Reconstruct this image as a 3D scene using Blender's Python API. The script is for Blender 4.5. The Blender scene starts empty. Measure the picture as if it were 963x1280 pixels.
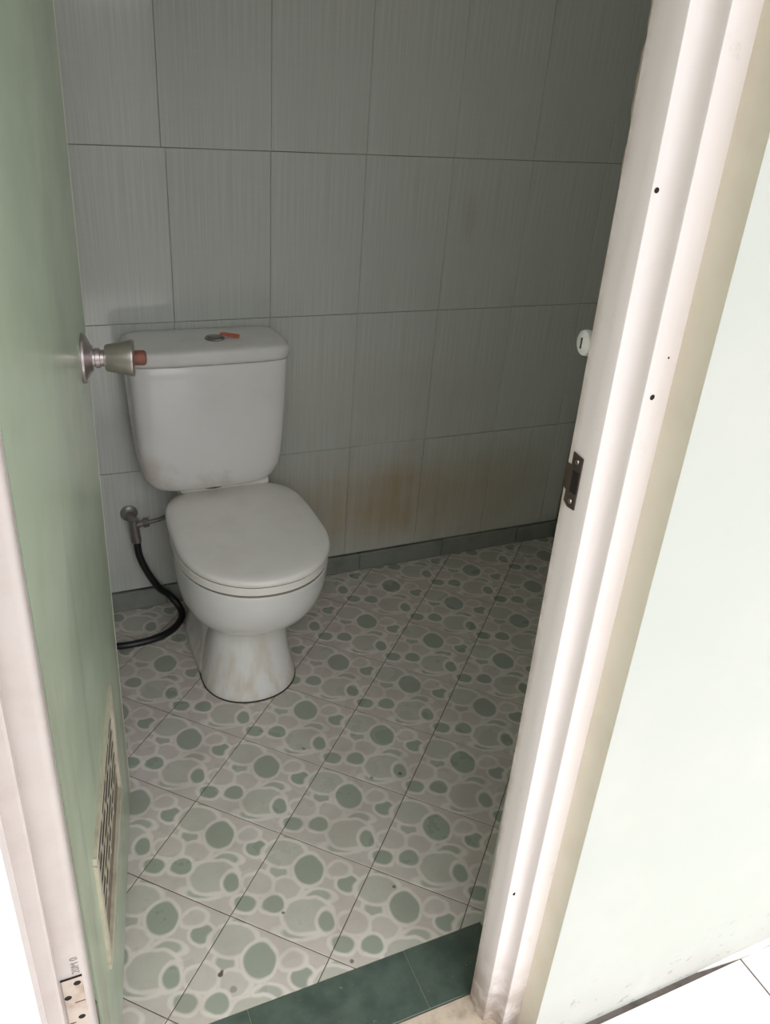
import bpy, bmesh, math, random
from mathutils import Vector, Matrix
random.seed(7)
S = bpy.context.scene
COL = S.collection
PI = math.pi

# ------------------------------------------------------------------ camera
CAMLOC = Vector((-0.6066, -2.0535, 1.4549))
YAW, PIT, ROL, FPX = 0.4490, -0.5031, 0.0821, 1012.5
fw = Vector((math.sin(YAW)*math.cos(PIT), math.cos(YAW)*math.cos(PIT), math.sin(PIT)))
rt = Vector((math.cos(YAW), -math.sin(YAW), 0)); up = rt.cross(fw)
c_, s_ = math.cos(ROL), math.sin(ROL)
rt, up = c_*rt + s_*up, -s_*rt + c_*up
cam = bpy.data.cameras.new('camera'); co = bpy.data.objects.new('camera', cam); COL.objects.link(co)
M = Matrix((rt, up, -fw)).transposed().to_4x4(); M.translation = CAMLOC
co.matrix_world = M
cam.sensor_fit = 'VERTICAL'; cam.sensor_height = 36; cam.sensor_width = 36*963/1280
cam.lens = FPX/1280*36; cam.clip_start = 0.02
S.camera = co

# ------------------------------------------------------------------ world: bright overcast daylight
w = bpy.data.worlds.new('overcast'); S.world = w; w.use_nodes = True
bg = w.node_tree.nodes['Background']; bg.inputs[0].default_value = (0.97, 0.985, 1.0, 1)
_n = w.node_tree.nodes; _l = w.node_tree.links                     # standard overcast sky: zenith three times the horizon
_tc = _n.new('ShaderNodeTexCoord'); _sx = _n.new('ShaderNodeSeparateXYZ'); _l.new(_tc.outputs['Generated'], _sx.inputs[0])
_mr = _n.new('ShaderNodeMapRange'); _l.new(_sx.outputs[2], _mr.inputs[0])
_mr.inputs[1].default_value = 0; _mr.inputs[2].default_value = 1; _mr.inputs[3].default_value = 0.62; _mr.inputs[4].default_value = 1.86
_l.new(_mr.outputs[0], bg.inputs[1])
S.view_settings.view_transform = 'Standard'; S.view_settings.look = 'None'
S.view_settings.gamma = 1; S.view_settings.use_curve_mapping = False
S.view_settings.exposure = 1.6
try:
    S.cycles.max_bounces = 10; S.cycles.diffuse_bounces = 6; S.cycles.caustics_reflective = False
except Exception: pass

# ------------------------------------------------------------------ helpers
def lin(r, g, b):
    f = lambda v: (v/12.92 if v <= .04045 else ((v+.055)/1.055)**2.4)
    return (f(r/255), f(g/255), f(b/255), 1)

class NT:
    def __init__(s, name, rough=.5, metal=0, spec=.5):
        s.m = bpy.data.materials.new(name); s.m.use_nodes = True
        s.t = s.m.node_tree; s.n = s.t.nodes; s.b = s.n['Principled BSDF']
        s.b.inputs['Roughness'].default_value = rough; s.b.inputs['Metallic'].default_value = metal
        s.b.inputs['Specular IOR Level'].default_value = spec
    def new(s, k, **kw):
        o = s.n.new(k)
        for a, v in kw.items(): setattr(o, a, v)
        return o
    def put(s, sock, v):
        if isinstance(v, bpy.types.NodeSocket): s.t.links.new(v, sock)
        else: sock.default_value = v
    def math(s, op, a, b=0.0, c=0.0):
        o = s.new('ShaderNodeMath', operation=op)
        for i, v in enumerate((a, b, c)): s.put(o.inputs[i], v)
        return o.outputs[0]
    def mix(s, f, a, b, mode='MIX'):
        o = s.new('ShaderNodeMix', data_type='RGBA', blend_type=mode)
        s.put(o.inputs[0], f); s.put(o.inputs[6], a); s.put(o.inputs[7], b); return o.outputs[2]
    def rng(s, v, a, b, c=0.0, d=1.0, smooth=True):
        o = s.new('ShaderNodeMapRange'); o.interpolation_type = 'SMOOTHSTEP' if smooth else 'LINEAR'
        s.put(o.inputs[0], v)
        for i, x in enumerate((a, b, c, d)): o.inputs[i+1].default_value = x
        return o.outputs[0]
    def noise(s, vec, scale=5, detail=3, rough=.5, sc=None):
        if sc is not None:
            mp = s.new('ShaderNodeMapping'); s.put(mp.inputs[0], vec); mp.inputs['Scale'].default_value = sc; vec = mp.outputs[0]
        o = s.new('ShaderNodeTexNoise'); s.put(o.inputs['Vector'], vec); o.inputs['Scale'].default_value = scale
        o.inputs['Detail'].default_value = detail; o.inputs['Roughness'].default_value = rough; return o.outputs[0]
    def pos(s): return s.new('ShaderNodeNewGeometry').outputs['Position']
    def obj(s): return s.new('ShaderNodeTexCoord').outputs['Object']
    def uv(s): return s.new('ShaderNodeTexCoord').outputs['UV']
    def rand(s): return s.new('ShaderNodeObjectInfo').outputs['Random']
    def sep(s, v):
        o = s.new('ShaderNodeSeparateXYZ'); s.put(o.inputs[0], v); return o.outputs
    def base(s, v): s.put(s.b.inputs['Base Color'], v); return s
    def rough(s, v): s.put(s.b.inputs['Roughness'], v); return s
    def bump(s, h, strength=.3, dist=.001):
        o = s.new('ShaderNodeBump'); s.put(o.inputs['Height'], h); o.inputs['Strength'].default_value = strength
        o.inputs['Distance'].default_value = dist; s.put(s.b.inputs['Normal'], o.outputs[0]); return s
    def blob(s, p, cx, cz, rx, rz, wob=None):        # soft elliptical stain in the x-z plane, 1 inside
        x, y, z = s.sep(p)
        a = s.math('DIVIDE', s.math('SUBTRACT', x, cx), rx); b = s.math('DIVIDE', s.math('SUBTRACT', z, cz), rz)
        d = s.math('SQRT', s.math('ADD', s.math('MULTIPLY', a, a), s.math('MULTIPLY', b, b)))
        if wob is not None: d = s.math('ADD', d, s.math('MULTIPLY', s.math('SUBTRACT', wob, .5), .75))
        return s.rng(d, 1.05, .1)

def mesh_obj(name, verts, faces, mat=None, parent=None, smooth=False, uvs=None, origin=None, mats=None, fmat=None):
    off = Vector((0, 0, 0))
    p = parent
    while p is not None: off += p.location; p = p.parent
    loc = Vector(origin) - off if origin is not None else Vector((0, 0, 0))
    sub = off + loc
    me = bpy.data.meshes.new(name)
    me.from_pydata([tuple(Vector(v) - sub) for v in verts], [], faces)
    bm = bmesh.new(); bm.from_mesh(me); bmesh.ops.recalc_face_normals(bm, faces=bm.faces); bm.to_mesh(me); bm.free()
    for m in (mats or [mat]):
        if m: me.materials.append(m.m if isinstance(m, NT) else m)
    if smooth: me.polygons.foreach_set('use_smooth', [True]*len(me.polygons))
    o = bpy.data.objects.new(name, me); COL.objects.link(o); o.parent = parent; o.location = loc
    if fmat: 
        for pl in me.polygons: pl.material_index = fmat(pl, sub)
    return o

def smooth_by_angle(o, deg=35):
    me = o.data; bm = bmesh.new(); bm.from_mesh(me)
    for e in bm.edges:
        e.smooth = not (len(e.link_faces) == 2 and e.calc_face_angle(0) > math.radians(deg))
    for f in bm.faces: f.smooth = True
    bm.to_mesh(me); bm.free(); return o

class G:                                              # collects shapes that belong to ONE part
    def __init__(s): s.v = []; s.f = []
    def add(s, v, f):
        n = len(s.v); s.v += [Vector(x) for x in v]; s.f += [tuple(i+n for i in q) for q in f]; return s
    def box(s, x0, x1, y0, y1, z0, z1, T=None):
        v = [(x, y, z) for x in (x0, x1) for y in (y0, y1) for z in (z0, z1)]
        if T: v = [T(*p) for p in v]
        return s.add(v, [(0,1,3,2),(4,6,7,5),(0,4,5,1),(2,3,7,6),(0,2,6,4),(1,5,7,3)])
    def loft(s, rings, cap0=True, cap1=True):
        n = len(rings[0]); v = [p for r in rings for p in r]; f = []
        for i in range(len(rings)-1):
            for j in range(n):
                k = (j+1) % n; f.append((i*n+j, i*n+k, (i+1)*n+k, (i+1)*n+j))
        if cap0: f.append(tuple(range(n))[::-1])
        if cap1: f.append(tuple(range((len(rings)-1)*n, len(rings)*n)))
        return s.add(v, f)
    def prism(s, poly, z0, z1, T):                     # poly of (x, y); T(x, y, z) -> point
        return s.loft([[T(x, y, z0) for x, y in poly], [T(x, y, z1) for x, y in poly]])
    def lathe(s, prof, loc, ax, n=24):                 # prof of (radius, distance along ax)
        ax = Vector(ax).normalized(); a = ax.orthogonal().normalized(); b = ax.cross(a); loc = Vector(loc)
        return s.loft([[loc + ax*h + r*(math.cos(2*PI*i/n)*a + math.sin(2*PI*i/n)*b) for i in range(n)] for r, h in prof])
    def tube(s, pts, r, n=12, steps=6):
        P = [Vector(p) for p in pts]; Q = []
        for i in range(len(P)-1):
            a, b, c, d = P[max(i-1, 0)], P[i], P[i+1], P[min(i+2, len(P)-1)]
            for k in range(steps):
                t = k/steps
                Q.append(.5*((2*b) + (c-a)*t + (2*a-5*b+4*c-d)*t*t + (3*b-a-3*c+d)*t**3))
        Q.append(P[-1]); rings = []; prev = None
        for i, q in enumerate(Q):
            t = (Q[min(i+1, len(Q)-1)] - Q[max(i-1, 0)]).normalized()
            a = t.orthogonal().normalized() if prev is None else (prev - t*prev.dot(t)).normalized()
            prev = a; b = t.cross(a)
            rings.append([q + r*(math.cos(2*PI*j/n)*a + math.sin(2*PI*j/n)*b) for j in range(n)])
        return s.loft(rings)
    def build(s, name, mat, parent=None, smooth=None, **kw):
        o = mesh_obj(name, s.v, s.f, mat, parent, **kw)
        if smooth: smooth_by_angle(o, smooth)
        return o

def bevel(o, wdt, seg=2, ang=30):
    m = o.modifiers.new('bevel', 'BEVEL'); m.width = wdt; m.segments = seg; m.limit_method = 'ANGLE'; m.angle_limit = math.radians(ang)
    return o

def tag(o, label=None, cat=None, kind=None, group=None):
    for k, v in (('label', label), ('category', cat), ('kind', kind), ('group', group)):
        if v: o[k] = v
    return o
def empty(name, loc=(0, 0, 0)):
    o = bpy.data.objects.new(name, None); COL.objects.link(o); o.location = loc; o.empty_display_size = .05; return o

# ------------------------------------------------------------------ materials
def wall_tile_mat():
    m = NT('cream_linen_wall_tile', rough=.1)
    p = m.pos(); ob = m.obj()
    st = m.noise(ob, 1, 2, .6, sc=(260, 260, 4)); st2 = m.noise(ob, 1, 2, .5, sc=(60, 60, 1.2)); wv = m.noise(ob, 1, 1, .5, sc=(10, 10, 300))
    c = m.mix(m.rng(st, .3, .7), lin(195, 197, 192), lin(206, 208, 204))
    c = m.mix(m.math('MULTIPLY', m.rng(st2, .45, .75), .35), c, lin(192, 191, 182))
    c = m.mix(m.math('MULTIPLY', m.rng(wv, .4, .7), .2), c, lin(208, 209, 200))
    c = m.mix(m.math('MULTIPLY', m.rand(), .10), c, lin(170, 172, 162))
    wob = m.noise(p, 7, 4, .6)
    vst = m.noise(p, 1, 3, .6, sc=(40, 40, 3))
    for cx, cz, rx, rz, amt in ((.36, .24, .34, .27, .55), (.60, .22, .34, .27, .5), (.10, .24, .26, .24, .42), (.85, .22, .3, .24, .35), (.40, .25, .14, .17, .4),
                                (.18, .60, .35, .20, .14), (.55, .58, .3, .2, .14), (.57, 1.10, .035, .10, .25), (-.2, .2, .25, .2, .12)):
        k = m.math('MULTIPLY', m.blob(p, cx, cz, rx, rz, wob), amt)
        k = m.math('MULTIPLY', k, m.rng(vst, .2, .75, .55, 1.0))
        c = m.mix(k, c, lin(172, 146, 108))
    m.base(c); m.bump(st, .08, .0006)
    return m
MT_TILE = wall_tile_mat()

def simple(name, col, rough=.5, metal=0, var=.12, scale=12, dark=None, bumpk=0, spec=.5):
    m = NT(name, rough, metal, spec); p = m.pos(); n = m.noise(p, scale, 4, .6)
    d = dark or tuple(v*.6 for v in col[:3]) + (1,)
    m.base(m.mix(m.math('MULTIPLY', m.rng(n, .4, .75), var), col, d))
    if bumpk: m.bump(n, bumpk, .001)
    return m

GROUT = simple('grey_brown_grout', lin(138, 134, 122), .9, var=.9, scale=7, dark=lin(52, 48, 40))
FGROUT = simple('dark_floor_grout', lin(104, 96, 86), .9, var=.7, scale=6, dark=lin(62, 56, 50))
BASEGREEN = simple('dark_green_skirting_tile', lin(138, 142, 134), .4, var=.5, scale=14, dark=lin(104, 107, 100))

def sill_mat():
    m = NT('dark_green_threshold_tile', rough=.35); p = m.pos()
    n = m.noise(p, 16, 5, .65); n2 = m.noise(p, 90, 3, .6); n3 = m.noise(p, 5, 3, .6, sc=(1, 3, 1))
    c = m.mix(m.rng(n, .3, .7), lin(68, 81, 73), lin(86, 100, 90))
    c = m.mix(m.math('MULTIPLY', m.rng(n3, .5, .75), .35), c, lin(112, 120, 108))
    c = m.mix(m.math('MULTIPLY', m.rng(n2, .66, .74), .5), c, lin(150, 152, 140))
    m.base(c); m.rough(m.rng(n, .3, .7, .3, .5)); return m
SILL = sill_mat()

def floor_tile_mat():
    m = NT('pebble_print_floor_tile', rough=.28)
    uv = m.uv(); p = m.pos()
    dn = m.new('ShaderNodeTexNoise'); m.put(dn.inputs['Vector'], uv); dn.inputs['Scale'].default_value = 4.5; dn.inputs['Detail'].default_value = 1
    d1 = m.new('ShaderNodeVectorMath', operation='SUBTRACT'); m.put(d1.inputs[0], dn.outputs['Color']); d1.inputs[1].default_value = (.5, .5, .5)
    d2 = m.new('ShaderNodeVectorMath', operation='MULTIPLY_ADD'); m.put(d2.inputs[0], d1.outputs[0]); d2.inputs[1].default_value = (.07, .07, 0); m.put(d2.inputs[2], uv)
    v = d2.outputs[0]
    PINK, OUT = lin(202, 194, 186), lin(223, 216, 208)
    PALE, MID, DARK, PK2 = lin(191, 189, 178), lin(174, 177, 164), lin(153, 162, 148), lin(202, 195, 187)
    A = math.radians(24)
    c = PINK
    peb = [(.86, .745, .11, .11, DARK), (.66, .50, .15, .085, MID), (.19, .60, .11, .09, MID), (.64, .11, .2, .075, MID), (.109, .985, .11, .06, MID),
           (.147, .81, .225, .16, PALE), (1.147, .81, .225, .16, PALE), (.715, .85, .125, .10, PK2), (.345, .465, .145, .13, PK2),
           (.65, .285, .245, .185, PALE), (.835, .30, .09, .13, DARK), (.07, .40, .15, .135, PK2), (1.07, .40, .15, .135, PK2),
           (.305, .265, .125, .112, DARK), (.062, .16, .13, .095, DARK), (1.062, .16, .13, .095, DARK), (.453, .735, .15, .19, DARK)]
    for cx, cy, a, b, colr in peb:
        mp = m.new('ShaderNodeMapping', vector_type='TEXTURE'); m.put(mp.inputs[0], v)
        mp.inputs['Location'].default_value = (cx, cy, 0); mp.inputs['Rotation'].default_value = (0, 0, A); mp.inputs['Scale'].default_value = (a, b, 1)
        ln = m.new('ShaderNodeVectorMath', operation='LENGTH'); m.put(ln.inputs[0], mp.outputs[0])
        k = .011/min(a, b)*1.5
        r = m.new('ShaderNodeValToRGB'); m.put(r.inputs[0], m.math('MULTIPLY', ln.outputs['Value'], .5))
        e = r.color_ramp.elements
        e[0].position = .5*(1-k*1.7); e[0].color = colr
        e[1].position = .5*(1-k*.5); e[1].color = OUT
        e2 = e.new(.5*(1+k*.5)); e2.color = OUT
        e3 = e.new(.5*(1+k*1.5)); e3.color = (OUT[0], OUT[1], OUT[2], 0)
        c = m.mix(r.outputs[1], c, r.outputs[0])
    n = m.noise(p, 9, 4, .6); n2 = m.noise(p, 60, 4, .6)
    c = m.mix(m.math('MULTIPLY', m.rng(n, .4, .75), .3), c, lin(158, 144, 134))
    c = m.mix(m.math('MULTIPLY', m.rng(n2, .55, .8), .25), c, lin(150, 142, 130))
    c = m.mix(m.math('MULTIPLY', m.rand(), .12), c, lin(160, 150, 140))
    # small droppings and scuffs lying where they lie
    x, y, z = m.sep(p)
    for sx, sy, r, a in ((-.435, -1.173, .006, .9), (-.431, -1.168, .004, .8), (-.42, -1.207, .008, .45), (-.294, -1.096, .0045, .8), (-.204, -1.234, .005, .7), (.068, -.851, .006, .7), (-.067, -1.119, .005, .7), (.0, -.84, .006, .6), (-.12, -.70, .006, .5)):
        dx = m.math('SUBTRACT', x, sx); dy = m.math('SUBTRACT', y, sy)
        d = m.math('SQRT', m.math('ADD', m.math('MULTIPLY', dx, dx), m.math('MULTIPLY', dy, dy)))
        d = m.math('ADD', d, m.math('MULTIPLY', m.math('SUBTRACT', n2, .5), .006))
        c = m.mix(m.math('MULTIPLY', m.rng(d, r, r*.5), a), c, lin(66, 60, 50))
    m.base(c); m.rough(m.rng(n, .3, .8, .25, .42)); return m
FLOORT = floor_tile_mat()

def china_mat():
    m = NT('white_vitreous_china', rough=.16); p = m.pos(); x, y, z = m.sep(p)
    n = m.noise(p, 8, 4, .6); vs = m.noise(p, 1, 3, .6, sc=(20, 20, 4))
    c = m.mix(m.math('MULTIPLY', m.rng(n, .4, .8), .18), lin(228, 226, 224), lin(196, 190, 182))
    k = m.math('MULTIPLY', m.rng(z, .30, .03), m.rng(vs, .38, .7)); c = m.mix(m.math('MULTIPLY', k, .6), c, lin(196, 178, 152))
    k2 = m.math('MULTIPLY', m.rng(z, .64, .48), m.rng(n, .45, .7)); k2 = m.math('MULTIPLY', k2, m.rng(z, .46, .475)); c = m.mix(m.math('MULTIPLY', k2, .38), c, lin(168, 138, 108))
    m.base(c); return m
CHINA = china_mat()
SEATM = simple('white_seat_plastic', lin(236, 232, 226), .35, var=.25, scale=10, dark=lin(206, 199, 189))
LIDTOP = simple('dusty_china_lid', lin(222, 220, 216), .35, var=.3, scale=9, dark=lin(190, 188, 182))
DARKSEAL = simple('dark_grime_seal', lin(64, 56, 50), .8)
SEATGAP = simple('seat_gap_shade', lin(128, 120, 112), .8)
RUBBER = simple('black_rubber_hose', lin(20, 20, 21), .4, var=.3)
CHROME = simple('worn_steel', (.60, .53, .53, 1), .36, metal=1, var=.35, scale=18)
CHROMED = simple('dull_chrome', (.36, .35, .33, 1), .3, metal=1, var=.4, scale=40)
PLATED = simple('tarnished_fitting', lin(138, 132, 126), .4, metal=.55, var=.45, scale=40)
RUST = simple('rusted_key_plug', lin(128, 80, 66), .6, metal=.2, var=.6, scale=90, dark=lin(70, 42, 34))
RED = simple('red_plastic', lin(196, 104, 86), .4, var=.15)
BLACKISH = simple('slot_shade_black', lin(30, 22, 18), .9)
STRIKE = simple('tarnished_strike_steel', lin(98, 86, 78), .45, metal=.6, var=.6, scale=60, dark=lin(58, 40, 32))
WHITEP = simple('white_plastic', lin(226, 224, 220), .4, var=.3, scale=80)

def frame_mat():
    m = NT('white_painted_frame', rough=.35); p = m.pos(); x, y, z = m.sep(p)
    n = m.noise(p, 22, 5, .65); n2 = m.noise(p, 1, 3, .6, sc=(60, 60, 4))
    c = m.mix(m.math('MULTIPLY', m.rng(n2, .45, .8), .2), lin(236, 228, 226), lin(212, 200, 192))
    c = m.mix(m.math('MULTIPLY', m.rng(n, .62, .75), .3), c, lin(196, 180, 164))
    k = m.math('MULTIPLY', m.rng(y, -1.388, -1.368), m.rng(n, .25, .65)); c = m.mix(m.math('MULTIPLY', k, .75), c, lin(168, 142, 120))
    k = m.math('MULTIPLY', m.rng(z, .22, .0), m.rng(n, .3, .6)); c = m.mix(m.math('MULTIPLY', k, .7), c, lin(134, 108, 84))
    m.base(c); return m
FRAME = frame_mat()

FRAMEL = simple('shaded_frame_paint', lin(190, 181, 177), .35, var=.3, scale=20, dark=lin(164, 152, 144))  # greyer copy of the frame paint, left jamb's shade put into the colour

def door_mat():
    m = NT('green_gloss_door_paint', rough=.2); p = m.pos(); x, y, z = m.sep(p)
    n = m.noise(p, 4, 4, .55); vs = m.noise(p, 1, 3, .55, sc=(9, 9, .9))
    c = m.mix(m.rng(n, .3, .7), lin(158, 172, 148), lin(168, 182, 158))
    c = m.mix(m.math('MULTIPLY', m.rng(vs, .5, .72), m.math('MULTIPLY', m.rng(z, 1.05, .7), .55)), c, lin(138, 130, 110))
    m.base(c); m.rough(m.rng(n, .3, .7, .2, .26)); return m
DOORG = door_mat()
EDGE = simple('pale_door_edge', lin(196, 198, 184), .45, var=.3)
VENTM = simple('cream_vent_plastic', lin(190, 184, 164), .5, var=.5, scale=26, dark=lin(132, 112, 92))
VENTD = simple('dusty_vent_slat', lin(126, 112, 96), .6, var=.6, scale=30, dark=lin(70, 56, 46))

def mint_mat():
    m = NT('pale_mint_wall_paint', rough=.55); p = m.pos(); x, y, z = m.sep(p)
    n = m.noise(p, 3, 4, .6); n2 = m.noise(p, 40, 5, .65, sc=(1, 1, 1.6)); n3 = m.noise(p, 7, 3, .6)
    c = m.mix(m.rng(n, .35, .7), lin(187, 191, 184), lin(193, 195, 189))
    k = m.math('MULTIPLY', m.rng(z, .16, .0), m.rng(n3, .4, .62)); c = m.mix(m.math('MULTIPLY', k, .5), c, lin(182, 178, 176))
    k = m.math('MULTIPLY', m.rng(z, .17, .05), m.rng(n2, .60, .68)); c = m.mix(m.math('MULTIPLY', k, .75), c, lin(150, 148, 146))
    m.base(c); m.bump(n2, .15, .001); return m
MINT = mint_mat()
REVEAL = simple('cream_plaster_reveal', lin(222, 216, 198), .6, var=.25, scale=14, dark=lin(196, 184, 160), bumpk=.3)
LINING = simple('grey_cement_lining', lin(226, 225, 218), .7)
CEIL = simple('white_ceiling', lin(235, 235, 230), .8)
PORCH = simple('white_porch_tile', lin(240, 232, 230), .3, var=.12, scale=9, dark=lin(206, 196, 192))
STEP = simple('beige_step_tile', lin(206, 190, 172), .5, var=.7, scale=26, dark=lin(140, 118, 98))
GRIME = simple('grey_floor_grime', lin(98, 90, 86), .9, var=.7, scale=30, dark=lin(62, 55, 52))
ADDWALL = simple('added_wall_grey', lin(150, 152, 142), .9, var=.4, scale=2)  # colour of the added unseen walls

# ------------------------------------------------------------------ setting
XL, XR, YF, ZC = -0.75, 1.07, -1.25, 2.55
ROWS = [0.0630, 0.4433, 0.8483, 1.2533, 1.6583, 2.0633, 2.4683]
def tile_mesh(name, wd, ht, mat, th=.008, ch=.0010):
    a, b = wd/2, ht/2
    v = [(sx*a, th, sz*b) for sx, sz in ((-1,-1),(1,-1),(1,1),(-1,1))] + [(sx*a, ch, sz*b) for sx, sz in ((-1,-1),(1,-1),(1,1),(-1,1))] + \
        [(sx*(a-ch), 0, sz*(b-ch)) for sx, sz in ((-1,-1),(1,-1),(1,1),(-1,1))]
    f = [(0,1,2,3), (8,11,10,9)] + [(i, 4+i, 4+(i+1) % 4, (i+1) % 4) for i in range(4)] + [(4+i, 8+i, 8+(i+1) % 4, 4+(i+1) % 4) for i in range(4)]
    me = bpy.data.meshes.new(name); me.from_pydata(v, [], f)
    bm = bmesh.new(); bm.from_mesh(me); bmesh.ops.recalc_face_normals(bm, faces=bm.faces); bm.to_mesh(me); bm.free()
    me.materials.append(mat.m); return me
_cache = {}
def put_tile(parent, wd, ht, M, name='wall_tile', mat=MT_TILE):
    k = (round(wd, 4), round(ht, 4), mat.m.name)
    if k not in _cache: _cache[k] = tile_mesh(name, wd, ht, mat)
    o = bpy.data.objects.new(name, _cache[k]); COL.objects.link(o); o.parent = parent; o.matrix_local = M; return o

JT, JV = .0013, .0008
def tile_wall(parent, u0, u1, first, toM, offs):
    for r in range(len(ROWS)-1):
        z0, z1 = ROWS[r], ROWS[r+1]
        z1 = min(z1, ZC)
        if z1 - z0 < .02: continue
        js = sorted(set([u0] + [first + k*.25 + offs.get((r, k), offs.get(r, 0)) for k in range(-8, 12) if u0+.012 < first + k*.25 < u1-.012] + [u1]))
        for a, b in zip(js, js[1:]):
            M = toM((a+b)/2, (z0+z1)/2)
            M = M @ Matrix.Translation((0, random.uniform(0, .0009), 0)) @ Matrix.Rotation(random.uniform(-.0025, .0025), 4, 'Z') @ Matrix.Rotation(random.uniform(-.0015, .0015), 4, 'X')
            put_tile(parent, b-a-JV, z1-z0-JT, M)
BX = (-8, 8)
def slab(name, x0, x1, y0, y1, z0, z1, mat, label):
    return tag(G().box(x0, x1, y0, y1, z0, z1).build(name, mat), label, name.split('_')[0], 'structure')
wb = slab('wall_back', XL-.1, XR+.1, .005, .12, -.12, ZC, GROUT, 'back wall of cream linen-look tiles behind the toilet')
tile_wall(wb, XL, XR, 0.0, lambda u, z: Matrix.Translation((u, 0, z)),
          {(3, -1): -.010, (3, 0): .001, 2: 0, 1: -.001, (1, 3): -.002, 0: -.001, (0, 3): .003, (2, 0): 0, (3, 3): -.002})
wl = slab('wall_left', XL-.1, XL-.0055, -1.25, .005, -.12, ZC, GROUT, 'left tiled wall behind the open green door')
tile_wall(wl, -1.25, -.009, -.2, lambda u, z: Matrix.Translation((XL, u, z)) @ Matrix.Rotation(PI/2, 4, 'Z'), {})
WY0, WY1, WZ0, WZ1 = -1.15, -.65, 1.76, 2.46             # unseen high window added to the right wall for fill light
g = G()
for y0, y1, z0, z1 in ((-1.25, WY0, -.12, ZC), (WY1, .005, -.12, ZC), (WY0, WY1, -.12, WZ0), (WY0, WY1, WZ1, ZC)): g.box(XR+.0055, XR+.1, y0, y1, z0, z1)
wr = tag(g.build('wall_right', GROUT), 'right tiled wall beyond the door jamb', 'wall', 'structure')
def right_tiles():
    for r in range(len(ROWS)-1):
        z0, z1 = ROWS[r], min(ROWS[r+1], ZC)
        js = [-1.25, -1.15, -.9, -.65, -.40, -.15, -.009]
        for a, b in zip(js, js[1:]):
            zz = [(z0, z1)]
            if a >= WY0-.001 and b <= WY1+.001: zz = [(lo, hi) for lo, hi in ((z0, min(z1, WZ0)), (max(z0, WZ1), z1)) if hi-lo > .02]
            for lo, hi in zz: put_tile(wr, b-a-JV, hi-lo-JT, Matrix.Translation((XR, (a+b)/2, (lo+hi)/2)) @ Matrix.Rotation(-PI/2, 4, 'Z'))
right_tiles()
w1 = tag(empty('fill_window_1', (XR, (WY0+WY1)/2, WZ0)), 'unseen high white framed window with bars added to the right wall for fill light', 'window', 'structure')
g = G()
for y0, y1, z0, z1 in ((WY0, WY1, WZ0, WZ0+.025), (WY0, WY1, WZ1-.025, WZ1), (WY0, WY0+.025, WZ0, WZ1), (WY1-.025, WY1, WZ0, WZ1)): g.box(XR+.01, XR+.08, y0, y1, z0, z1)
g.build('fill_window_frame', WHITEP, w1)
for i in range(1, 4):
    y = WY0 + (WY1-WY0)*i/4
    G().box(XR+.035, XR+.05, y-.006, y+.006, WZ0+.025, WZ1-.025).build('fill_window_bar', WHITEP, w1)
slab('ceiling', XL-.1, XR+.1, -1.487, .12, ZC, ZC+.1, CEIL, 'plain white bathroom ceiling')

# skirting tiles along the back and side walls
bb = tag(empty('baseboard_back'), 'dark green skirting tiles along the foot of the back wall', 'baseboard', 'structure')
js = [XL, -.62, -.32, -.0, .30, .60, .90, XR]
for i, (a, b) in enumerate(zip(js, js[1:])):
    dz = random.uniform(-.001, .0015)
    g = G().box(a+.0008, b-.0008, -.0115, -.0006, 0.0003, .0615+dz)
    bevel(g.build('skirting_tile', BASEGREEN, bb), .0015, 1)
for nm, x0, x1, lb in (('baseboard_left', XL+.0006, XL+.0115, 'left'), ('baseboard_right', XR-.0115, XR-.0006, 'right')):
    t = tag(empty(nm), 'dark green skirting tiles along the foot of the %s wall' % lb, 'baseboard', 'structure')
    for a, b in ((-1.25, -.92), (-.92, -.62), (-.62, -.32), (-.32, -.0125)):
        bevel(G().box(x0, x1, a+.0008, b-.0008, .0003, .0615).build('skirting_tile', BASEGREEN, t), .0015, 1)

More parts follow.
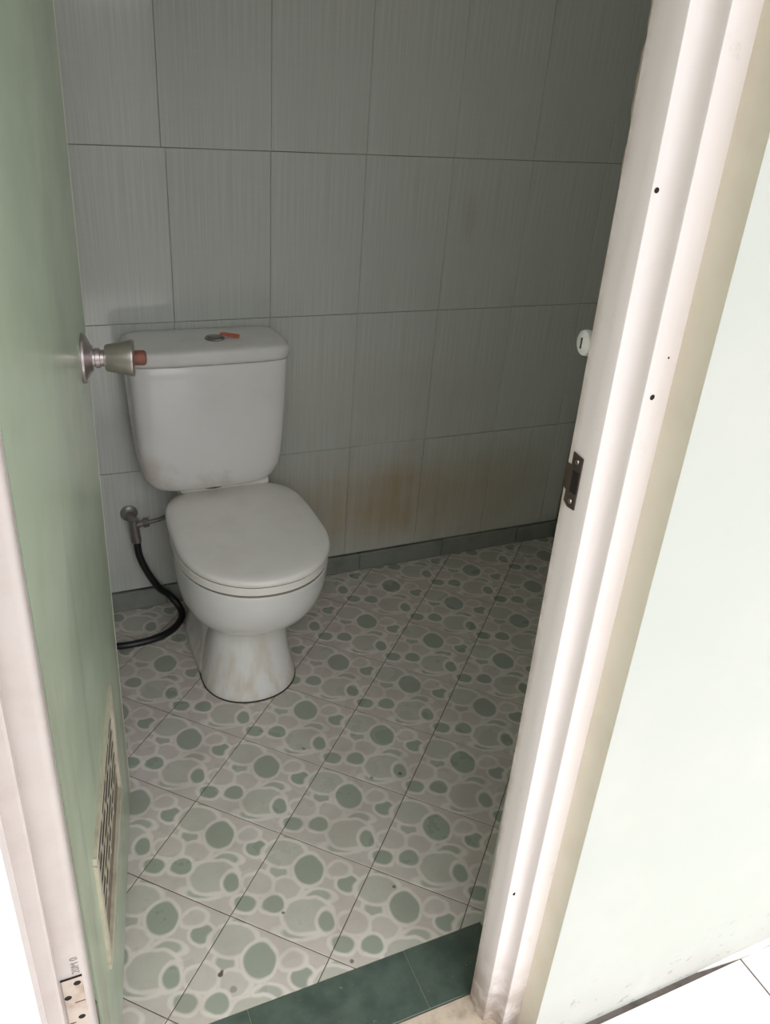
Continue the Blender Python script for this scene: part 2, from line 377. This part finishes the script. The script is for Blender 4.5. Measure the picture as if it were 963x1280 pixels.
# floor: diagonal square tiles, cut along the walls
fl = tag(G().box(XL-.1, XR+.1, -1.25, .005, -.12, -.0018).build('floor', FGROUT), 'bathroom floor of pebble printed tiles laid on the diagonal', 'floor', 'structure')
TH, TS, OX, OY = -.7727, .2095, -.3904, -1.0663
ua = Vector((math.cos(TH), math.sin(TH))); ub = Vector((math.sin(TH), -math.cos(TH)))
def clip(poly, ax, val, keep_less):
    out = []
    for i in range(len(poly)):
        p, q_ = poly[i], poly[(i+1) % len(poly)]
        ip = (p[ax] <= val) == keep_less; iq = (q_[ax] <= val) == keep_less
        if ip: out.append(p)
        if ip != iq:
            t = (val-p[ax])/(q_[ax]-p[ax]); out.append((p[0]+t*(q_[0]-p[0]), p[1]+t*(q_[1]-p[1])))
    return out
for a in range(-12, 12):
    for b in range(-14, 10):
        o0 = Vector((OX, OY)) + TS*(a*ua + b*ub)
        e = .0009/TS
        cs = [(e, -e), (1-e, -e), (1-e, -1+e), (e, -1+e)]
        poly = [tuple(o0 + TS*(s*ua + t*ub)) for s, t in cs]
        for ax, val, kl in ((0, XL+.001, False), (0, XR-.001, True), (1, -1.2495, False), (1, -.0005, True)):
            poly = clip(poly, ax, val, kl)
            if len(poly) < 3: break
        if len(poly) < 3: continue
        ar = abs(sum(poly[i][0]*poly[(i+1) % len(poly)][1]-poly[(i+1) % len(poly)][0]*poly[i][1] for i in range(len(poly))))/2
        if ar < 2e-5: continue
        dz = random.uniform(-.0006, 0)
        n = len(poly); cxy = Vector((sum(p[0] for p in poly)/n, sum(p[1] for p in poly)/n))
        ins = [tuple(Vector(p) + (cxy-Vector(p)).normalized()*.0012) for p in poly]
        g = G().loft([[(x, y, -.008) for x, y in poly], [(x, y, dz-.0009) for x, y in poly], [(x, y, dz) for x, y in ins]])
        o = mesh_obj('floor_tile', g.v, g.f, FLOORT, fl, origin=(cxy.x, cxy.y, 0))
        uvl = o.data.uv_layers.new(name='UVMap')
        for lp in o.data.loops:
            vx = o.data.vertices[lp.vertex_index].co.to_2d() + cxy - o0
            uvl.data[lp.index].uv = (vx.dot(ua)/TS, -vx.dot(ub)/TS)

# threshold of dark green tiles in the doorway
th = tag(empty('trim_3'), 'dark green tiled door threshold with a pale scratched joint', 'threshold', 'structure')
for a, b in ((-.72, -.406), (-.406, -.106), (-.106, .06)):
    o = G().box(a+.0007, b-.0007, -1.3655, -1.2505, -.03, .0012).build('sill_tile', SILL, th); bevel(o, .0012, 1)
o = G().box(-.72, .06, -1.3652, -1.2508, -.03, -.0002).build('sill_grout', simple('pale_sill_grout', lin(132, 130, 116), .9), th)
st = tag(empty('trim_4'), 'worn beige tile strip under the door frame', 'threshold', 'structure')
bevel(G().box(-.72, .06, -1.4435, -1.3665, -.03, .0008).build('step_tile', STEP, st), .002, 1)
G().box(-.72, .06, -1.444, -1.36, -.03, -.0012).build('step_grout', GRIME, st)

# front wall with the doorway (mint outside, cream plaster reveal, cement inside)
LEAN = lambda z: -.031 - .018*z
wf_g = G()
wf_g.box(.06, 2.6, -1.443, -1.25, -.1, ZC+.1); wf_g.box(-2.6, -.72, -1.443, -1.25, -.1, ZC+.1); wf_g.box(-.72, .06, -1.443, -1.25, 2.08, ZC+.1)
zs = [-.1, .4, .9, 1.4, 2.08]
rx = lambda z: LEAN(max(z, 0)) + .058
wf_g.loft([[(rx(z), -1.486, z), (2.6, -1.487, z), (2.6, -1.443, z), (rx(z), -1.443, z)] for z in zs])
wf_g.box(-2.6, -.687, -1.487, -1.443, -.1, 2.08); wf_g.box(-2.6, 2.6, -1.487, -1.443, 2.08, ZC+.1)
def fm(pl, off):
    nx, ny, nz = pl.normal; c = pl.center + off
    if ny > .5: return 2
    if nx < -.5 and abs(c.x - rx(c.z)) < .02 and c.y < -1.443: return 1
    return 0
wf = mesh_obj('wall_front', wf_g.v, wf_g.f, mats=[MINT, REVEAL, LINING], fmat=fm)
tag(wf, 'pale mint painted outer wall around the doorway', 'wall', 'structure')
G().box(-.7225, -.6862, -1.4885, -1.4445, 0, 2.05).build('paint_band', FRAME, wf)

# door frame: right jamb with strike plate
tr = tag(empty('trim_1'), 'right jamb of the white painted door frame with rebates', 'door frame', 'structure')
prof = [(.0, -1.3735), (.0, -1.400), (.0022, -1.4155), (.0030, -1.4175), (.0075, -1.4187), (.0115, -1.4188), (.0150, -1.4196), (.0182, -1.4212), (.0208, -1.4238), (.0226, -1.4272), (.0237, -1.4315), (.0240, -1.437),
        (.0240, -1.4405), (.0248, -1.4428), (.0272, -1.4437), (.0585, -1.4437), (.088, -1.4427), (.088, -1.3652), (.009, -1.3652)]
hz = [0, .15, .4, .7, 1.0, 1.3, 1.6, 2.08]
g = G().loft([[(x + LEAN(z), y, z) for x, y in prof] for z in hz]); smooth_by_angle(g.build('jamb', FRAME, tr), 25)
# ragged wood edge behind the jamb paint
g = G(); rr = []
for i in range(40):
    z = 1.27 + i*.0118; dx = .006 - .0075*math.sin(PI*i/39)*(1 + .25*math.sin(i*.9)) + random.uniform(-.0012, .0012)
    rr.append([(LEAN(z)+.007+dx*.6, -1.3662, z), (LEAN(z)+.010+dx, -1.3602, z), (LEAN(z)+.03, -1.3602, z), (LEAN(z)+.03, -1.3662, z)])
g.loft(rr).build('chipped_edge', simple('chipped_paint_edge', lin(196, 182, 166), .8, var=.9, scale=26, dark=lin(120, 70, 48)), tr)
def Sx(z): return LEAN(z)
sp = G()
P2 = [(-1.4000, 1.0855), (-1.3820, 1.0875), (-1.3820, 1.071), (-1.3725, 1.070), (-1.3725, 1.041), (-1.3800, 1.038), (-1.3790, 1.024), (-1.388, 1.0195), (-1.4000, 1.0205)]
sp.loft([[(Sx(z)-.0002, y, z) for y, z in P2], [(Sx(z)-.0018, y, z) for y, z in P2]])
spo = sp.build('strike_plate', STRIKE, tr); spo['label'] = 'tarnished steel strike plate'
G().box(-.0026, -.0016, -1.3985, -1.3875, 1.040, 1.0665, T=lambda x, y, z: (x+Sx(z), y, z)).build('latch_hole', BLACKISH, spo)
for z in (1.0785, 1.0285): G().lathe([(.0033, 0), (.0028, .0012)], (Sx(z)-.0018, -1.391, z), (-1, 0, 0), 12).build('screw', CHROMED, spo)
for dx, y, z, r in ((.0078, -1.4187, 1.371, .0028), (.036, -1.4437, 1.173, .0032), (.0455, -1.4437, 1.215, .0012)):
    G().lathe([(r, 0), (r*.8, .0005)], (LEAN(z)+dx, y, z), (0, -1, 0), 10).build('nail_hole', BLACKISH, tr)
G().lathe([(.0042, 0), (.0036, .0006)], (LEAN(.346)+.0135, -1.4187, .346), (0, -1, 0), 10).build('nail_hole', BLACKISH, tr)
kb = G().lathe([(.004, -.03), (.004, -.004), (.0135, -.004), (.0145, 0), (.0135, .004), (.008, .0065)], (LEAN(1.2)+.010, -1.3545, 1.205), (-1, .1, 0), 24).build('bolt_knob', WHITEP, tr, smooth=40)
kb['label'] = 'white round plastic knob'
for y, z in ((-1.3545, 1.205),): G().box(-.0075, -.006, -.001, .001, -.006, .006, T=lambda a, b, c: (LEAN(1.2)+.010+a, y+b, z+c)).build('slot', DARKSEAL, kb)
# head of the frame
hd = tag(empty('trim_5'), 'head of the white painted door frame above the opening', 'door frame', 'structure')
G().box(-.72, .06, -1.4437, -1.3652, 2.02, 2.08).build('frame_head', FRAME, hd)

# left jamb with the spare hinge leaf
tl = tag(empty('trim_2'), 'left jamb of the white painted door frame with a rusty hinge leaf', 'door frame', 'structure')
r_ = .010
arc = [(-.636 - r_ + r_*math.cos(t), -1.420 + r_ - r_*math.sin(t)) for t in [i*PI/2/6 for i in range(7)]]
prof = [(-.636, -1.3652)] + arc + [(-.668, -1.4195), (-.6683, -1.4425), (-.671, -1.4440), (-.74, -1.4437), (-.74, -1.3652)]
LL = lambda z: .004*(z-.6)
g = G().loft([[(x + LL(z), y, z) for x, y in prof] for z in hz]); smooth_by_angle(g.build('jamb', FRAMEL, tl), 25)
hp = simple('painted_rusty_hinge', lin(196, 184, 172), .5, metal=.1, var=.7, scale=22, dark=lin(142, 110, 86))
hl = G().box(-.6672, -.6440, -1.4213, -1.4198, .405, .503).build('hinge_leaf', hp, tl); bevel(hl, .0008, 1)
hl['label'] = 'rust stained hinge leaf with three screw holes'
for x, z in ((-.650, .492), (-.6625, .469), (-.6515, .425)):
    G().lathe([(.0042, 0), (.0036, .0005)], (x, -1.4213, z), (0, -1, 0), 14).build('screw_hole', BLACKISH, hl)
for a, z0, b, z1 in ((-.6675, .5030, -.6437, .5042), (-.656, .4555, -.6445, .4565), (-.666, .417, -.659, .4185)):
    G().box(a, b, -1.4219, -1.4200, z0, z1).build('rust_line', BLACKISH if z0 > .5 else RUST, hl)
fc = bpy.data.curves.new('pencil_marking', 'FONT'); fc.body = '20M 0'; fc.size = .012; fc.extrude = .0001
fo = bpy.data.objects.new('tmp', fc); COL.objects.link(fo)
bpy.context.view_layer.update()
me = bpy.data.meshes.new_from_object(fo); bpy.data.objects.remove(fo)
me.materials.append(simple('pencil_grey', lin(140, 130, 126), .8).m)
mk = bpy.data.objects.new('pencil_marking', me); COL.objects.link(mk); mk.parent = tl
mk.matrix_local = Matrix.Translation((-.6455, -1.4203, .508)) @ Matrix.Rotation(PI/2, 4, 'X') @ Matrix.Rotation(PI/2, 4, 'Z')

# open door
HX, HY, ANG = -.636, -1.364, .182
du = Vector((math.sin(ANG), math.cos(ANG), 0)); dn = Vector((math.cos(ANG), -math.sin(ANG), 0))
def D(u, v, z):                                      # u along the leaf from the hinges, v out of the green face
    return Vector((HX, HY, z)) + du*u + dn*v + Vector((.010*(z-.8)*u/.66, 0, 0))
dr = tag(empty('door_1', (HX, HY, 0)), 'green painted door standing open into the bathroom', 'door', 'structure')
U0, U1, V0, V1, Z0, Z1 = .012, .661, .128, .462, .25, .472
g = G()
for a, b, z0, z1 in ((U0, U1-.0015, Z1, 2.012), (U0, U1-.0015, .025, Z0), (U0, V0, Z0, Z1), (V1, U1-.0015, Z0, Z1)):
    g.box(a, b, -.036, 0, z0, z1, T=lambda u, v, z: D(u, v, z))
g.build('door_leaf', DOORG, dr)
G().box(U1-.0015, U1+.0008, -.0365, .0004, .025, 2.012, T=D).box(U1-.007, U1-.0015, 0, .0004, .025, 2.012, T=D).build('edge_strip', EDGE, dr)
# louvred vent near the bottom
vt = G()
for a, b, z0, z1 in ((V0-.012, V1+.012, Z1-.003, Z1+.013), (V0-.012, V1+.012, Z0-.013, Z0+.003), (V0-.012, V0+.004, Z0, Z1), (V1-.004, V1+.012, Z0, Z1)):
    vt.box(a, b, -.02, .005, z0, z1, T=D)
vto = vt.build('door_vent', VENTM, dr); vto['label'] = 'cream louvred vent in the lower door'
VL = Z0 + .045                                        # below this one wide dusty blade
NS = 6
DZ = (Z1-VL)/(NS+.5)
for i in range(NS):
    z = VL + DZ*(i+.6)
    G().box(V0+.003, V1-.003, -.0006, .0010, z-.0018, z+.0018, T=D).build('vent_slat', VENTM, vto)
for i in range(NS+1):
    z = VL + DZ*(i-.4) if i else VL
    for k in range(1, 4):
        u = V0 + (V1-V0)*(k + (.35 if i % 2 else -.1))/4.2
        G().box(u-.0022, u+.0022, -.0006, .0006, z+.001, min(z+DZ-.001, Z1), T=D).build('vent_divider', VENTM, vto)
G().box(V0+.002, V1-.002, -.010, -.001, Z0, VL, T=D).build('lower_blade', VENTD, vto)
G().box(V0, V1, -.034, -.0016, Z0, Z1, T=D).build('vent_slot_shade', BLACKISH, vto)  # black plate added to paint the shade inside the slots

# knob with rusted key plug
KU, KZ = .583, 1.033
K0 = D(KU, 0, KZ); kax = dn
kn = G().lathe([(.037, .0), (.0375, .003), (.036, .006), (.030, .009), (.022, .0125), (.0185, .016)], K0, kax, 32).build('knob_rose', CHROME, dr, smooth=35)
G().lathe([(.0135, .014), (.0135, .019), (.0155, .020), (.0155, .026), (.0125, .027), (.0125, .034)], K0, kax, 28).build('knob_neck', CHROME, kn, smooth=35)
G().lathe([(.0125, .032), (.0185, .0335), (.0205, .036), (.0265, .066), (.0285, .072), (.0285, .0745), (.0265, .076), (.006, .0765)], K0, kax, 36).build('knob', CHROME, kn, smooth=35)
kk = G().lathe([(.0115, .0745), (.0118, .090), (.0095, .0935)], K0, kax, 20).build('key_plug', RUST, kn, smooth=35); kk['label'] = 'rusty red key plug'
G().box(-.0013, .0013, .0932, .0942, -.006, .006, T=lambda a, b, c: K0 + du*a + kax*b + Vector((0, 0, c))).build('keyhole', BLACKISH, kk)
KB = D(KU, -.036, KZ)
kn2 = G().lathe([(.037, 0), (.036, .006), (.0185, .016), (.0125, .018), (.0125, .034), (.0205, .036), (.0285, .072), (.026, .076)], KB, -kax, 28).build('inner_knob', CHROME, dr, smooth=35)
for z in (.3, 1.0, 1.75):
    h = G().lathe([(.006, -.045), (.006, .045)], D(.003, -.006, z), (0, 0, 1), 12).build('hinge', CHROMED, dr, smooth=35)

# porch outside: floor tiles, grime line at the wall foot, added unseen walls and ceiling
pf = tag(G().box(-4, 4, -9, -1.45, -.2, -.0035).build('porch_floor', GRIME), 'white tiled porch floor outside the doorway', 'floor', 'structure')
for i in range(-6, 6):
    for j in range(0, 5):
        x0 = .499 + i*.4; y1 = -1.497 - j*.4
        bevel(G().box(x0+.0019, x0+.3981, y1-.3968, y1, -.012, -.0005+random.uniform(-.0004, .0004)).build('porch_tile', PORCH, pf, origin=(x0+.2, y1-.2, 0)), .001, 1)
g = G(); rr = []
for i in range(60):
    x = .40 + i*.036; k = min(1, max(.02, (x-.40)/.10)); wd = .0105*k*(1 + .12*math.sin(i*2.1)) + random.uniform(-.0006, .0006)
    rr.append([(x, -1.4865, -.006), (x, -1.4865-wd, -.006), (x, -1.4865-wd*.9, .0), (x, -1.4865, .0015+.004*k)])
g.loft(rr).build('mortar_fillet', simple('pale_mortar', lin(222, 217, 213), .8, var=.5, scale=30, dark=lin(160, 150, 146)), pf)
G().box(.03, 2.5, -8.2, -8.0, -.1, 1.8).build('tmp', ADDWALL)  # unseen far wall, added to hold back light from the horizon
yw = bpy.data.objects['tmp']; yw.name = 'wall_added_far'; yw.data.name = 'wall_added_far'
for v in yw.data.vertices:
    if v.co.x < 1: v.co.x = -7
    else: v.co.x = 7
tag(yw, 'unseen far wall added across from the porch to balance the light', 'wall', 'structure')

tag(G().box(-3.2, 4, -2.9, -1.4875, 2.80, 2.90).build('ceiling_added_shade', CEIL), 'unseen porch ceiling added to shade the outer wall', 'ceiling', 'structure')  # added out of view to dim daylight on the outer wall
tag(G().box(-3.3, -3.2, -8, -1.487, -.1, 3.2).build('wall_added_left', ADDWALL), 'unseen side wall added left of the porch to cut the light', 'wall', 'structure')  # added out of view, blocks daylight from the left

# ------------------------------------------------------------------ toilet
TX, TZ = -.198, 0
toi = tag(empty('toilet', (-.178, -.30, 0)), 'white close-coupled toilet with lid down against the tiled wall', 'toilet')
def sup(cx, cy, hx, hy, n, z, N=56):
    r = []
    for i in range(N):
        t = 2*PI*i/N; c, s = math.cos(t), math.sin(t)
        r.append((cx + hx*math.copysign(abs(c)**(2/n), c), cy + hy*math.copysign(abs(s)**(2/n), s), z))
    return r
def egg(cx, yb, yc, yf, hw, z, nb=3.0, nf=2.1, N=64):
    r = []
    for i in range(N):
        t = 2*PI*i/N; c, s = math.cos(t), math.sin(t)
        n = nb if s > 0 else nf
        x = cx + hw*math.copysign(abs(c)**(2/n), c)
        y = yc + (yb-yc)*abs(s)**(2/n) if s > 0 else yc - (yc-yf)*abs(s)**(2/n)
        r.append((x, y, z))
    return r
# bowl on its flared pedestal
R = [(0, -.25, -.385, -.505, .1230, -.171), (.008, -.25, -.385, -.507, .1240, -.171), (.025, -.25, -.385, -.502, .1210, -.171), (.05, -.25, -.385, -.489, .1140, -.171), (.10, -.25, -.383, -.471, .1040, -.171),
     (.14, -.25, -.38, -.461, .0985, -.168), (.172, -.25, -.38, -.459, .0965, -.167), (.188, -.24, -.38, -.468, .1040, -.166), (.203, -.23, -.38, -.490, .1200, -.165), (.225, -.21, -.38, -.521, .1410, -.164),
     (.25, -.19, -.38, -.549, .1590, -.163), (.28, -.17, -.38, -.569, .1730, -.162), (.31, -.155, -.38, -.580, .1805, -.161), (.34, -.145, -.38, -.587, .1840, -.160), (.37, -.14, -.38, -.589, .1850, -.159), (.379, -.14, -.38, -.590, .1850, -.158), (.3835, -.14, -.38, -.588, .1830, -.158)]
g = G().loft([egg(cx, yb, yc, yf, hw, z, 2.4, 2.1) for z, yb, yc, yf, hw, cx in R])
g.build('bowl', CHINA, toi, smooth=50)
R = [(0, -.075, -.44, .1170), (.022, -.075, -.44, .1170), (.032, -.078, -.42, .1140), (.045, -.08, -.40, .1050), (.10, -.08, -.38, .0960), (.22, -.07, -.36, .0930), (.30, -.06, -.33, .0930),
     (.35, -.045, -.25, .0980), (.40, -.035, -.15, .1000), (.43, -.03, -.116, .1020), (.442, -.03, -.114, .1010), (.445, -.033, -.112, .0980)]
g = G().loft([sup(-.180, (yb+yf)/2, hw, (yb-yf)/2, 3.6, z) for z, yb, yf, hw in R])
g.build('trapway', CHINA, toi, smooth=50)
for sx in (-1, 1):
    G().lathe([(.010, 0), (.0095, .006), (.006, .010)], (-.180 + sx*.100, -.33, .0245), (0, 0, 1), 16).build('bolt_cap', simple('brown_bolt', lin(110, 84, 66), .6), toi, smooth=40)
g = G().loft([egg(-.171, -.25, -.385, -.5085, .1255, .0001), egg(-.171, -.25, -.385, -.5085, .1255, .0028)]); g.build('base_seal', DARKSEAL, toi)
# seat and lid
def ring_seat(z0, z1, off):
    A = [(z0, -.004), (z0+.003, 0), (z1-.003, 0), (z1, -.004)]
    return [egg(-.160, -.165, -.385, -.592+off-d, .184-off+d, z, 3.4, 2.1) for z, d in A]
G().loft(ring_seat(.3860, .4095, 0)).build('seat', SEATM, toi, smooth=50)
R = [(.4118, -.003), (.4140, -.0003), (.420, 0), (.4255, -.002), (.4290, -.008), (.4310, -.03), (.4325, -.09)]
G().loft([egg(-.158, -.118-max(0, -d-.02)*.5, -.385, -.597-d, .186+d, z, 4.2, 2.1) for z, d in R]).build('seat_lid', SEATM, toi, smooth=60)
G().loft([egg(-.159, -.175, -.385, -.5905, .1818, .382, 3.4), egg(-.159, -.175, -.385, -.5905, .1818, .4130, 3.4)]).build('seat_gap_shade_filler', SEATGAP, toi)  # grey filler paints the shade lines between lid, seat and rim
G().lathe([(.0095, -.118), (.0105, -.114), (.0105, .114), (.0095, .118)], (-.163, -.130, .4400), (1, 0, 0), 16).build('seat_hinge', SEATM, toi, smooth=40)
# cistern
R = [(.455, .116, -.060, -.166), (.457, .134, -.054, -.172), (.463, .152, -.048, -.178), (.475, .1660, -.042, -.184), (.49, .1740, -.038, -.188), (.51, .1790, -.036, -.190), (.54, .1835, -.034, -.193),
     (.60, .1880, -.030, -.196), (.68, .1920, -.026, -.199), (.76, .1945, -.022, -.201), (.797, .1950, -.021, -.202), (.799, .1930, -.022, -.200)]
tk = G().loft([sup(TX, (yb+yf)/2, hw, (yb-yf)/2, 5.5 if z > .5 else 4.2, z, 72) for z, hw, yb, yf in R]).build('cistern', CHINA, toi, smooth=50)
R = [(.8010, .192, .0), (.8035, .1975, .004), (.810, .1985, .005), (.825, .1980, .0045), (.832, .195, .002), (.8365, .189, -.004), (.8385, .172, -.02), (.8392, .12, -.05)]
G().loft([sup(TX, -.112, hw, .092+d, 5.5, z, 72) for z, hw, d in R]).build('cistern_lid', LIDTOP, toi, smooth=60)
G().loft([sup(TX, -.112, .180, .088, 5.5, .796, 48), sup(TX, -.112, .180, .088, 5.5, .804, 48)]).build('lid_gap', DARKSEAL, toi)
G().lathe([(.042, .445), (.046, .446), (.046, .455), (.04, .46)], (TX, -.112, 0), (0, 0, 1), 28).build('tank_gasket', DARKSEAL, toi, smooth=40)
for sx in (-1, 1): G().lathe([(.014, 0), (.014, .012), (.006, .012), (.006, .022)], (TX+sx*.085, -.085, .443), (0, 0, 1), 14).build('tank_bolt', CHROMED, toi, smooth=40)
fb = G().lathe([(.0235, 0), (.0240, .002), (.0225, .0045), (.0195, .005), (.0185, .0035), (.01, .0035)], (-.177, -.122, .8388), (0, 0, 1), 32).build('flush_button', CHROMED, toi, smooth=30)
for sgn in (-1, 1):
    pts = [(-.177 + .0165*math.cos(t), -.122 + sgn*(.0012 + .0150*math.sin(t))) for t in [i*PI/12 for i in range(13)]]
    g = G().loft([[(x, y, .8415) for x, y in pts], [(x, y, .8445) for x, y in pts]]); g.build('button_half', CHROMED, fb)

# ------------------------------------------------------------------ loose things
rs = []
a, b = Vector((-.160, -.108, .8402)), Vector((-.117, -.127, .8402)); ax = (b-a).normalized(); sd = Vector((-ax.y, ax.x, 0))
for t, hw, h0, h1 in ((0, .0045, .006, .0085), (.15, .0062, .0045, .0095), (.5, .0066, .002, .0085), (.9, .0062, 0, .0075), (1.0, .005, .0005, .0065)):
    p = a + (b-a)*t
    rs.append([p + sd*hw + Vector((0, 0, h0)), p + sd*hw + Vector((0, 0, h1-.001)), p + sd*hw*.7 + Vector((0, 0, h1)), p - sd*hw*.7 + Vector((0, 0, h1)), p - sd*hw + Vector((0, 0, h1-.001)), p - sd*hw + Vector((0, 0, h0))])
tag(G().loft(rs).build('plastic_strip', RED, origin=tuple(a)), 'small red plastic strip lying on the cistern lid beside the flush button', 'plastic strip')

V = Vector((-.403, 0, .319))
vv = tag(empty('water_valve', V), 'tarnished wall outlet with tee fitting left of the toilet', 'valve')
G().lathe([(.0235, -.001), (.0235, -.004), (.019, -.008), (.011, -.010)], V, (0, 1, 0), 28).build('escutcheon', simple('pale_flange', lin(150, 146, 140), .4, metal=.5, var=.5, scale=60), vv, smooth=35)
T1 = V + Vector((.006, -.050, -.012))
G().tube([V + Vector((0, -.004, 0)), V.lerp(T1, .5), T1], .0105, 14).build('nipple', PLATED, vv, smooth=40)
G().tube([T1 + Vector((0, 0, .018)), T1, T1 + Vector((.002, -.003, -.040))], .0125, 16).build('tee_body', PLATED, vv, smooth=40)
G().lathe([(.0135, .036), (.0135, .052), (.0105, .054)], T1, (.05, -.07, -1), 10).build('outlet_nut', PLATED, vv, smooth=20)
G().tube([T1, T1 + Vector((.028, -.004, .004))], .0095, 14).build('side_outlet', PLATED, vv, smooth=40)
G().lathe([(.0125, .024), (.0135, .026), (.0135, .038), (.0115, .040)], T1, (1, -.1, .14), 6).build('coupling_nut', PLATED, vv)
SP = T1 + Vector((.036, -.004, .005))
tag(G().tube([SP, SP + Vector((.03, 0, .004)), SP + Vector((.06, .012, .008)), (-.270, -.026, .322), (-.245, -.022, .345), (-.235, -.018, .38)], .0058, 12).build('supply_pipe', simple('grey_supply_pipe', lin(140, 136, 130), .4, metal=.4, var=.4, scale=80), smooth=40, origin=tuple(SP)),
    'thin grey supply pipe running from the tee behind the toilet bowl', 'pipe')
HP = T1 + Vector((.003, -.0045, -.050))
tag(G().tube([HP, HP + Vector((.003, -.003, -.045)), HP + Vector((.02, -.006, -.10)), (-.345, -.058, .095), (-.315, -.050, .055), (-.292, -.070, .022), (-.294, -.105, .0115), (-.325, -.150, .0105), (-.375, -.178, .0105), (-.44, -.186, .0105), (-.50, -.178, .0105), (-.56, -.150, .0105), (-.60, -.09, .0105)], .0098, 14).build('water_hose', RUBBER, smooth=40, origin=tuple(HP)),
    'black rubber hose hanging from the tee and curling across the floor', 'hose')
